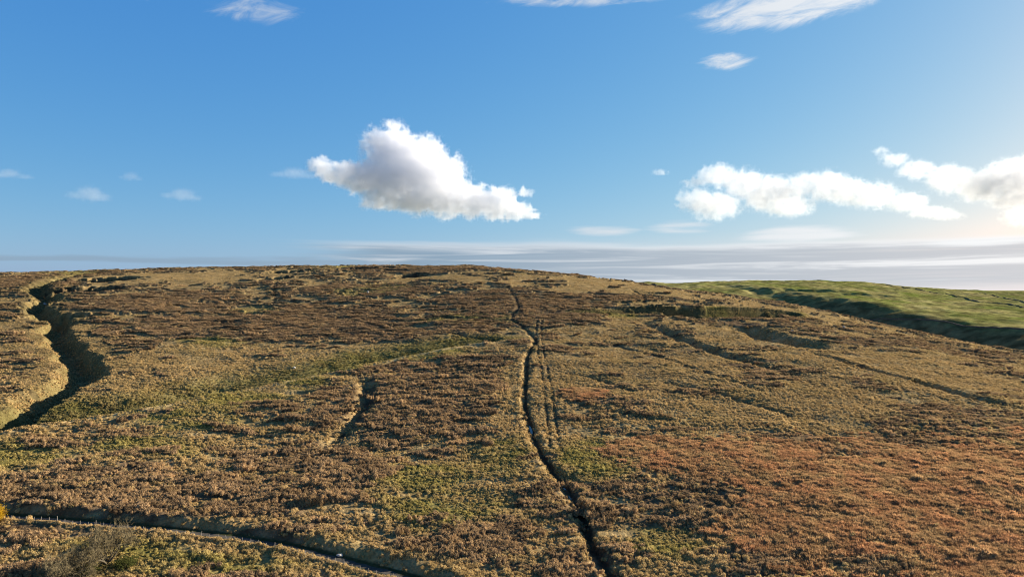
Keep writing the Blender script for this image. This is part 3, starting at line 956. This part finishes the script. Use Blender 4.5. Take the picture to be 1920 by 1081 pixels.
def scatter(name, protos, P, scale, tint, align=.7):
    """one object of countless plants: every point carries a clump of its own size, turn and tint"""
    n = len(P)
    me = bpy.data.meshes.new(name); me.vertices.add(n)
    me.vertices.foreach_set('co', P.astype(np.float32).ravel())
    def attr(nm, ty, key, v):
        a = me.attributes.new(nm, ty, 'POINT'); a.data.foreach_set(key, v)
    sc = scale if scale.ndim == 2 else np.repeat(scale[:, None], 3, 1)
    attr('size', 'FLOAT_VECTOR', 'vector', sc.astype(np.float32).ravel())
    rot = np.zeros((n, 3)); rot[:, 2] = rng.uniform(0, 6.28, n); rot[:, 2] = rng.normal(.2, align, n) + 3.1416 * rng.integers(0, 2, n); rot[:, 0] = rng.normal(0, .12, n); rot[:, 1] = rng.normal(0, .12, n)
    attr('turn', 'FLOAT_VECTOR', 'vector', rot.astype(np.float32).ravel())
    attr('pick', 'INT', 'value', rng.integers(0, len(protos), n).astype(np.int32))
    attr('tint', 'FLOAT_COLOR', 'color', np.concatenate([np.clip(tint, .005, .9), np.ones((n, 1))], 1).astype(np.float32).ravel())
    o = bpy.data.objects.new(name, me); C.objects.link(o)
    ng = bpy.data.node_groups.new(name, 'GeometryNodeTree')
    ng.interface.new_socket('Geometry', in_out='INPUT', socket_type='NodeSocketGeometry')
    ng.interface.new_socket('Geometry', in_out='OUTPUT', socket_type='NodeSocketGeometry')
    q = NT(ng); L = ng.links
    gi, go = q.n('NodeGroupInput'), q.n('NodeGroupOutput')
    jn = q.n('GeometryNodeJoinGeometry')
    for p in protos:
        oi = q.n('GeometryNodeObjectInfo'); oi.inputs[0].default_value = p; oi.inputs['As Instance'].default_value = True
        L.new(oi.outputs['Geometry'], jn.inputs[0])
    ip = q.n('GeometryNodeInstanceOnPoints')
    def named(nm, ty):
        nd = q.n('GeometryNodeInputNamedAttribute', data_type=ty); nd.inputs[0].default_value = nm; return nd.outputs[0]
    L.new(gi.outputs[0], ip.inputs['Points']); L.new(jn.outputs[0], ip.inputs['Instance'])
    ip.inputs['Pick Instance'].default_value = True
    L.new(named('pick', 'INT'), ip.inputs['Instance Index'])
    L.new(named('turn', 'FLOAT_VECTOR'), ip.inputs['Rotation'])
    L.new(named('size', 'FLOAT_VECTOR'), ip.inputs['Scale'])
    L.new(ip.outputs[0], go.inputs[0])
    md = o.modifiers.new('scatter', 'NODES'); md.node_group = ng
    return tag(o, kind='stuff')


def proto(name, geo): return mesh_obj(name, geo[0], geo[1], M_TUFT, link=False)


TUSSOCK = [proto('tussock', clump(1 + k % 3, .48, .54, .36, 56, .32, .085, .42, 10 + k)) for k in range(6)]
RUSHES = [proto('rush', clump(5 + k, 1.0, 1.0, .44, 56, .50, .075, .40, 20 + k, 1.6)) for k in range(5)]
HEATHER = [proto('heather', clump(6 + k, 1.15, .62, .46, 60, .22, .11, .42, 30 + k, 1.6)) for k in range(5)]
BRACKEN = [proto('bracken', clump(4 + k, 1.1, .42, .55, 70, .75, .15, .50, 40 + k, 1.9)) for k in range(5)]
MAT = [proto('heather_mat', clump(14 + 3 * k, 1.9, .80, .50, 60, .28, .11, .38, 50 + k, 2.0)) for k in range(6)]


def candidates(n, y0, y1, pw):
    """jittered points over the viewed sector, thinning out with distance as depth**-pw"""
    k = 2 - pw
    ns = int(math.sqrt(n * 1.1)); ny = int(n / ns)
    gu, gs = np.meshgrid((np.arange(ny) + .5) / ny, (np.arange(ns) + .5) / ns, indexing='ij')
    u = np.clip(gu + rng.uniform(-.5, .5, gu.shape) / ny, 1e-6, 1).ravel()
    Y = (y0**k + u * (y1**k - y0**k))**(1 / k)
    s = ((gs + rng.uniform(-.5, .5, gs.shape) / ns).ravel() - .5) * 2.4
    return s * Y, Y


def lane_clear(X, Y, w=2.4):
    d, sd, t = along(X, Y, LANE, 8)
    d2, s2, t2 = along(X, Y, DITCH, 5)
    d3, s3, t3 = along(X, Y, LANE, 14)
    return ~((d3 < 1e5) & (s3 < 0) & (s3 > -10.5) & (w > 3)) & ~((d3 < 1e5) & (s3 > 0) & (s3 < 6) & (w > 3)) & (np.where(d < 1e5, d, 99) > w) & (np.where(d2 < 1e5, d2, 99) > 1.3)


def grassy_cuts(X, Y):
    """the gully, dale, nook, bench face and hollows carry short grass: no tall clumps stand there"""
    ok = np.ones(X.shape, bool)
    jit = rng.normal(0, 1, X.shape)
    for P, a, b in ((GULLY, -24, 24), (NOOK, -8, 9), (SIKE, -8, 8), (HOLLOW, -22, 22), (BENCH, -17, 3), (TRACK, -4, 4), (DALE, -4, 62), (DITCH, -3.0, 6.5)):
        d, sd, t = along(X, Y, P, 80)
        w = np.interp(t, [0, .5, 1], [1.2, 1.0, .8]) if P is DALE else 1.0
        ok &= ~((d < 1e5) & (sd > a + jit) & (sd < b * w + jit * 3))
    return ok


def hag_clear(X, Y):
    ok = np.ones(X.shape, bool)
    for (p, w, dd, h) in HAGS: ok &= np.sqrt(((X - p[0]) / w)**2 + ((Y - p[1]) / dd)**2) > .95
    return ok


def build_cover():
    # --- rush clumps and heather on the brown ground
    X, Y = candidates(260000, 150, 1450, 1.25)
    heath, green, fern, pale = cover(X, Y)
    cl = fbm(X, Y, 7.5, 3, 61.) + .5 * fbm(X, Y, 24, 2, 66.)
    dd, sdd, tdd = along(X, Y, DALE, 14)
    rim = (dd < 1e5) & (sdd < -4.5) & (sdd > -9)
    keep = lane_clear(X, Y, 3.1) & hag_clear(X, Y) & grassy_cuts(X, Y) & (cl + 1.2 * (heath - .98) - .25 * green - .35 * pale + rng.normal(0, .10, len(X)) > .0 - .5 * rim)
    X, Y, heath, green, fern, cl = (a[keep] for a in (X, Y, heath, green, fern, cl))
    Z = full_height(X, Y)
    grow = (1 - .25 * sstep(300, 700, Y)) * (1 - .3 * sstep(0.02, .25, X / Y))
    is_h = rng.uniform(0, 1, len(X)) < (.25 + .55 * heath) * (1 - .8 * fern)
    v = rng.uniform(0, 1, (len(X), 1))
    sz = np.exp(rng.normal(-.12, .38, len(X))).clip(.35, 2.0) * grow * (.85 + .5 * np.clip(cl, 0, 1)) * (1 + .45 * fbm(X, Y, 33, 2, 90.))
    tr = RUSH * (.65 + .75 * v) * (1 - fern[:, None] * .6) + FERN * fern[:, None] * .6
    tr = tr * (1 - .35 * green[:, None]) + GREEN * 1.2 * .35 * green[:, None]
    P = np.stack([X, Y, Z - .05], 1)
    flat = np.stack([np.ones(len(X)), np.ones(len(X)), np.interp(Y, [200, 900], [1, .5])], 1)
    S3 = sz[:, None] * flat
    scatter('rush_clumps', RUSHES, P[~is_h], S3[~is_h], tr[~is_h])
    th = (HEATH * (1 - v) + HEATH2 * 1.45 * v) * (.75 + .6 * rng.uniform(0, 1, (len(X), 1)))
    th = th * .8 + RUSH * .2
    scatter('heather', HEATHER, P[is_h], S3[is_h], th[is_h])
    # --- spreading mats of heather and rush lying along the slope, with gaps between them
    X, Y = candidates(140000, 150, 1450, 1.15)
    heath, green, fern, pale = cover(X, Y)
    cl = fbm(X * .42, Y + .1 * X, 8, 3, 161.) + .45 * fbm(X, Y, 38, 2, 166.)
    keep = lane_clear(X, Y, 4) & hag_clear(X, Y) & grassy_cuts(X, Y) & (cl + 1.0 * (heath - .80) - .5 * fern - .3 * green - .35 * pale - .30 * sstep(550, 1000, Y) + rng.normal(0, .08, len(X)) > .0)
    X, Y, heath, green, cl = (a[keep] for a in (X, Y, heath, green, cl))
    v = rng.uniform(0, 1, (len(X), 1)); k = (rng.uniform(0, 1, (len(X), 1)) < np.where(Y < 420, .68, .4)[:, None])
    c = np.where(k, RUSH * (.66 + .62 * v), (HEATH * (1 - v) + HEATH2 * 1.25 * v))
    sz = np.exp(rng.normal(-.05, .35, len(X))).clip(.4, 2.0) * (.8 + .45 * np.clip(cl, 0, 1)) * (1 - .3 * sstep(.02, .3, X / Y))
    S3 = sz[:, None] * np.stack([np.ones(len(X)), np.ones(len(X)), np.interp(Y, [200, 900], [1, .75])], 1)
    scatter('heather_mats', MAT, np.stack([X, Y, full_height(X, Y) - .05], 1), S3, c, .3)
    print('mats', len(X))
    print('rush/heather', len(X), is_h.sum())
    # --- low tussocks of bleached grass everywhere else
    X, Y = candidates(900000, 150, 1450, 1.28)
    heath, green, fern, pale = cover(X, Y)
    tus = fbm(X, Y, 3.2, 2, 71.) + .75 * fbm(X * .4, Y + .12 * X, 9, 3, 75.)
    swell = 1 + .55 * fbm(X * .6, Y, 17, 2, 79.)
    bank, sb, tb = along(X, Y, LANE, 9)
    keep = lane_clear(X, Y) & hag_clear(X, Y) & ~((bank < 1e5) & (sb > 0) & (sb < 6.5) & (rng.uniform(0, 1, len(X)) < .75)) & (tus + .5 * pale + .3 * green - .55 * heath - .9 * fern + rng.normal(0, .15, len(X)) > -.15)
    X, Y, heath, green, pale, swell = (a[keep] for a in (X, Y, heath, green, pale, swell))
    Z = full_height(X, Y)
    v = rng.uniform(0, 1, (len(X), 1))
    c = PALE * 1.1 * (1 - v) + STRAW * 1.3 * v
    g = np.clip(green * .85, 0, .85)[:, None]
    c = c * (1 - g) + (GREEN * (.8 + .9 * v)) * g
    d, sd, t = along(X, Y, DALE, 80)
    w = ((d < 1e5) * sstep(1, 6, sd) * (1 - sstep(.4, .9, sd / np.interp(t, [0, .5, 1], [66, 56, 46]))))[:, None]
    w = w * np.interp(t, [0, .45, .7, 1], [.62, .68, .95, .85])[:, None]
    c = c * (1 - .8 * w) + np.array([.115, .116, .042]) * (.6 + .8 * v) * .8 * w
    sz = np.exp(rng.normal(-.08, .32, len(X))).clip(.4, 1.8) * swell * (1 - .2 * sstep(300, 800, Y))
    scatter('grass_tussocks', TUSSOCK, np.stack([X, Y, Z - .05], 1), sz[:, None] * np.stack([np.ones(len(X)), np.ones(len(X)), np.interp(Y, [200, 700], [1, .62])], 1), c)
    print('tussock', len(X))
    # --- bracken
    X, Y = candidates(330000, 150, 700, 1.2)
    k = (X > -160)
    X, Y = X[k], Y[k]
    heath, green, fern, pale = cover(X, Y)
    keep = lane_clear(X, Y) & (fern + rng.normal(0, .17, len(X)) > .40) & (fern > .16)
    X, Y = X[keep], Y[keep]
    Z = full_height(X, Y)
    v = rng.uniform(0, 1, (len(X), 1)); w = np.clip(.5 + .8 * fbm(X, Y, 11, 3, 81.), 0, 1)[:, None]
    c = FERN * (.65 + .7 * v) * (1 - .65 * w) + STRAW * (.6 + .5 * v) * .65 * w
    scatter('bracken', BRACKEN, np.stack([X, Y, Z - .05], 1), np.clip(rng.normal(1.05, .25, len(X)), .5, 1.8), c)
    print('bracken', len(X))
    # --- pale grass line under the fence
    n = 9000
    i = rng.uniform(0, len(FENCE) - 1.01, n); a = i.astype(int); f = (i - a)[:, None]
    Q = FENCE[a] * (1 - f) + FENCE[a + 1] * f + rng.normal(0, .45, (n, 2))
    Z = full_height(Q[:, 0], Q[:, 1])
    v = rng.uniform(0, 1, (n, 1))
    scatter('verge_grass', TUSSOCK, np.stack([Q[:, 0], Q[:, 1], Z - .05], 1), rng.uniform(.3, .7, n), STRAW * (.9 + .5 * v))


build_cover()

# ---------------------------------------------------------------- clouds: real volumes of scattering droplets
def noise3(x, y, z, seed):
    """cheap 3-D value noise"""
    r = np.random.default_rng(seed).uniform(-1, 1, (32, 32, 32)).astype(np.float32)
    xi, yi, zi = (np.floor(a).astype(np.int32) for a in (x, y, z))
    fx, fy, fz = (t * t * (3 - 2 * t) for t in (x - xi, y - yi, z - zi))
    def g(i, j, k): return r[(xi + i) & 31, (yi + j) & 31, (zi + k) & 31]
    a = g(0, 0, 0) * (1 - fx) + g(1, 0, 0) * fx; b = g(0, 1, 0) * (1 - fx) + g(1, 1, 0) * fx
    c = g(0, 0, 1) * (1 - fx) + g(1, 0, 1) * fx; d = g(0, 1, 1) * (1 - fx) + g(1, 1, 1) * fx
    a = a * (1 - fy) + b * fy; c = c * (1 - fy) + d * fy
    return a * (1 - fz) + c * fz


def mat_cloud(k, al):
    m = bpy.data.materials.new('cloud_droplets'); m.use_nodes = True
    t = m.node_tree; t.nodes.clear(); q = NT(t)
    v = q.n('ShaderNodeVolumePrincipled')
    v.inputs['Color'].default_value = (al * .975, al, min(1, al * 1.055), 1)
    v.inputs['Anisotropy'].default_value = 0.25
    v.inputs['Density Attribute'].default_value = 'density'
    v.inputs['Density'].default_value = k
    o = q.n('ShaderNodeOutputMaterial'); t.links.new(v.outputs[0], o.inputs['Volume'])
    return m


def cloud(label, depth, puffs, dens, vox, seed, fray=.5, soft=.25, thick=.8, al=.92):
    """puffs: (px, py, rx, ry) lobes in the sky at the given distance; dens: extinction per metre"""
    m = depth / F
    pf = [((u - 960) * m, depth + random.Random(seed + i).uniform(-.25, .25) * rx * m, (540.5 - v) * m, rx * m, max(rx * .5 + ry * .5, ry) * m * thick, ry * m) for i, (u, v, rx, ry) in enumerate(puffs)]
    A = np.array(pf)
    lo = np.array([(A[:, i] - A[:, i + 3] * 1.5).min() for i in range(3)]); hi = np.array([(A[:, i] + A[:, i + 3] * 1.5).max() for i in range(3)])
    cen = (lo + hi) / 2
    res = np.maximum(((hi - lo) / vox).astype(int), 8)
    gx, gy, gz_ = (np.linspace(lo[i], hi[i], res[i]).astype(np.float32) for i in range(3))
    X, Y, Z = np.meshgrid(gx, gy, gz_, indexing='ij')
    unit = np.median(A[:, 5])
    wx = noise3(X / unit * 1.1, Y / unit * 1.1, Z / unit * 1.1, seed + 50) * unit * .28
    wz = noise3(X / unit * 1.1 + 9, Y / unit * 1.1, Z / unit * 1.1, seed + 51) * unit * .22
    D = np.full(X.shape, -9., np.float32)
    for x, y, z, rx, ry, rz in pf:
        r = np.sqrt(((X + wx - x) / rx)**2 + ((Y - y) / ry)**2 + ((Z + wz - z) / rz)**2)
        D = np.maximum(D, (1 - r) * min(1.0, rz / unit) ** .5)
    n = 0; a = 1; f = 2.0 / unit
    for k in range(6):
        t = noise3(X * f + 3 * k, Y * f, Z * f, seed + k)
        n = n + a * (1 - 2 * np.abs(t)) * .6 + a * t * .4
        f *= 2.07; a *= .60
    D = D + fray * (n - .35) * .5
    dn = np.clip(D / soft, 0, 1)
    # thinner towards the ragged outskirts
    dn = (dn * dn * (3 - 2 * dn)).astype(np.float32)
    for ax in range(3):
        sl = [slice(None)] * 3
        for e in (0, -1):
            sl[ax] = e; dn[tuple(sl)] = 0; sl[ax] = slice(None)
    me = bpy.data.meshes.new('cloud'); me.vertices.add(dn.size)
    me.vertices.foreach_set('co', (np.stack([X, Y, Z], -1).reshape(-1, 3) - cen).astype(np.float32).ravel())
    at = me.attributes.new('vapour', 'FLOAT', 'POINT'); at.data.foreach_set('value', dn.ravel())
    o = bpy.data.objects.new('cloud', me); C.objects.link(o); o.location = cen
    mt = mat_cloud(dens, al); me.materials.append(mt)
    ng = bpy.data.node_groups.new('cloud', 'GeometryNodeTree')
    ng.interface.new_socket('Geometry', in_out='INPUT', socket_type='NodeSocketGeometry')
    ng.interface.new_socket('Geometry', in_out='OUTPUT', socket_type='NodeSocketGeometry')
    q = NT(ng); L = ng.links
    gi, go = q.n('NodeGroupInput'), q.n('NodeGroupOutput')
    vc = q.n('GeometryNodeVolumeCube')
    l, h = lo - cen, hi - cen
    vc.inputs['Min'].default_value = l; vc.inputs['Max'].default_value = h
    for i, nm in enumerate(('Resolution X', 'Resolution Y', 'Resolution Z')): vc.inputs[nm].default_value = int(res[i])
    pos = q.n('GeometryNodeInputPosition')
    sp = q.n('ShaderNodeSeparateXYZ'); L.new(pos.outputs[0], sp.inputs[0])
    ids = []
    for i in range(3):
        k = (res[i] - 1) / (h[i] - l[i])
        ids.append(q.m('ROUND', q.m('MULTIPLY', q.m('SUBTRACT', sp.outputs[i], float(l[i])), float(k))))
    # float holds the index exactly up to 16.7 million
    idx = q.m('ADD', q.m('MULTIPLY', q.m('ADD', q.m('MULTIPLY', ids[0], float(res[1])), ids[1]), float(res[2])), ids[2])
    si = q.n('GeometryNodeSampleIndex', data_type='FLOAT', domain='POINT', clamp=True)
    na = q.n('GeometryNodeInputNamedAttribute', data_type='FLOAT'); na.inputs[0].default_value = 'vapour'
    L.new(gi.outputs[0], si.inputs['Geometry']); L.new(na.outputs[0], si.inputs['Value']); L.new(idx, si.inputs['Index'])
    L.new(si.outputs[0], vc.inputs['Density'])
    sm = q.n('GeometryNodeSetMaterial'); sm.inputs['Material'].default_value = mt
    L.new(vc.outputs[0], sm.inputs[0]); L.new(sm.outputs[0], go.inputs[0])
    md = o.modifiers.new('vapour', 'NODES'); md.node_group = ng
    return tag(o, label, 'cloud', 'clouds above the moor')


cloud('large white cumulus cloud with a grey left side above the middle of the moor', 3200,
      [(735, 283, 52, 46), (772, 300, 62, 48), (800, 335, 66, 56), (745, 340, 72, 45), (690, 330, 62, 30), (640, 322, 42, 20), (604, 314, 24, 17), (790, 375, 75, 26), (725, 372, 46, 20), (840, 372, 58, 34), (890, 378, 50, 28), (930, 382, 42, 30), (965, 393, 34, 18), (995, 405, 22, 8), (985, 358, 14, 10)],
      .018, 5, 1, .85, .32, al=.91)
cloud('ragged white cumulus cloud left of the gap over the green hill', 3600,
      [(1350, 330, 34, 24), (1390, 345, 44, 28), (1440, 365, 55, 32), (1480, 385, 42, 20), (1340, 385, 48, 24), (1300, 375, 28, 22), (1300, 342, 20, 10), (1238, 324, 12, 6)],
      .010, 7, 2, 1.1, .50, al=.87)
cloud('long white cloud trailing to the right over the green hill', 3600,
      [(1505, 350, 34, 22), (1545, 350, 44, 26), (1590, 360, 46, 24), (1640, 366, 46, 24), (1690, 378, 40, 18), (1740, 398, 36, 12), (1775, 404, 24, 8)],
      .009, 7, 3, 1.2, .55, al=.87)
cloud('bright white ragged cloud cut off by the right edge of the sky', 3400,
      [(1652, 285, 14, 10), (1680, 298, 26, 13), (1725, 318, 36, 17), (1780, 335, 44, 24), (1840, 350, 56, 26), (1895, 335, 44, 36), (1940, 340, 56, 46), (1900, 372, 50, 18), (1930, 405, 44, 22), (1990, 360, 50, 40)],
      .010, 7, 4, 1.1, .50, al=.83)
for i, (u, v, rx, ry, tx) in enumerate(((165, 362, 30, 16, 'small faint cloud, largest of those at the left'), (20, 326, 26, 9, 'faint wisp of cloud at the left edge of the sky'), (243, 330, 15, 9, 'tiny faint cloud, highest of those at the left'),
                                        (340, 364, 26, 13, 'small faint cloud between the left ones and the large cumulus'), (550, 324, 30, 11, 'thin grey wisp just left of the large cumulus'))):
    cloud(tx, 3800, [(u, v, rx, ry), (u + rx * .9, v + ry * .55, rx * .7, ry * .5), (u - rx * .9, v + ry * .2, rx * .7, ry * .5)], .0022, 10, 20 + i, .6, .6)
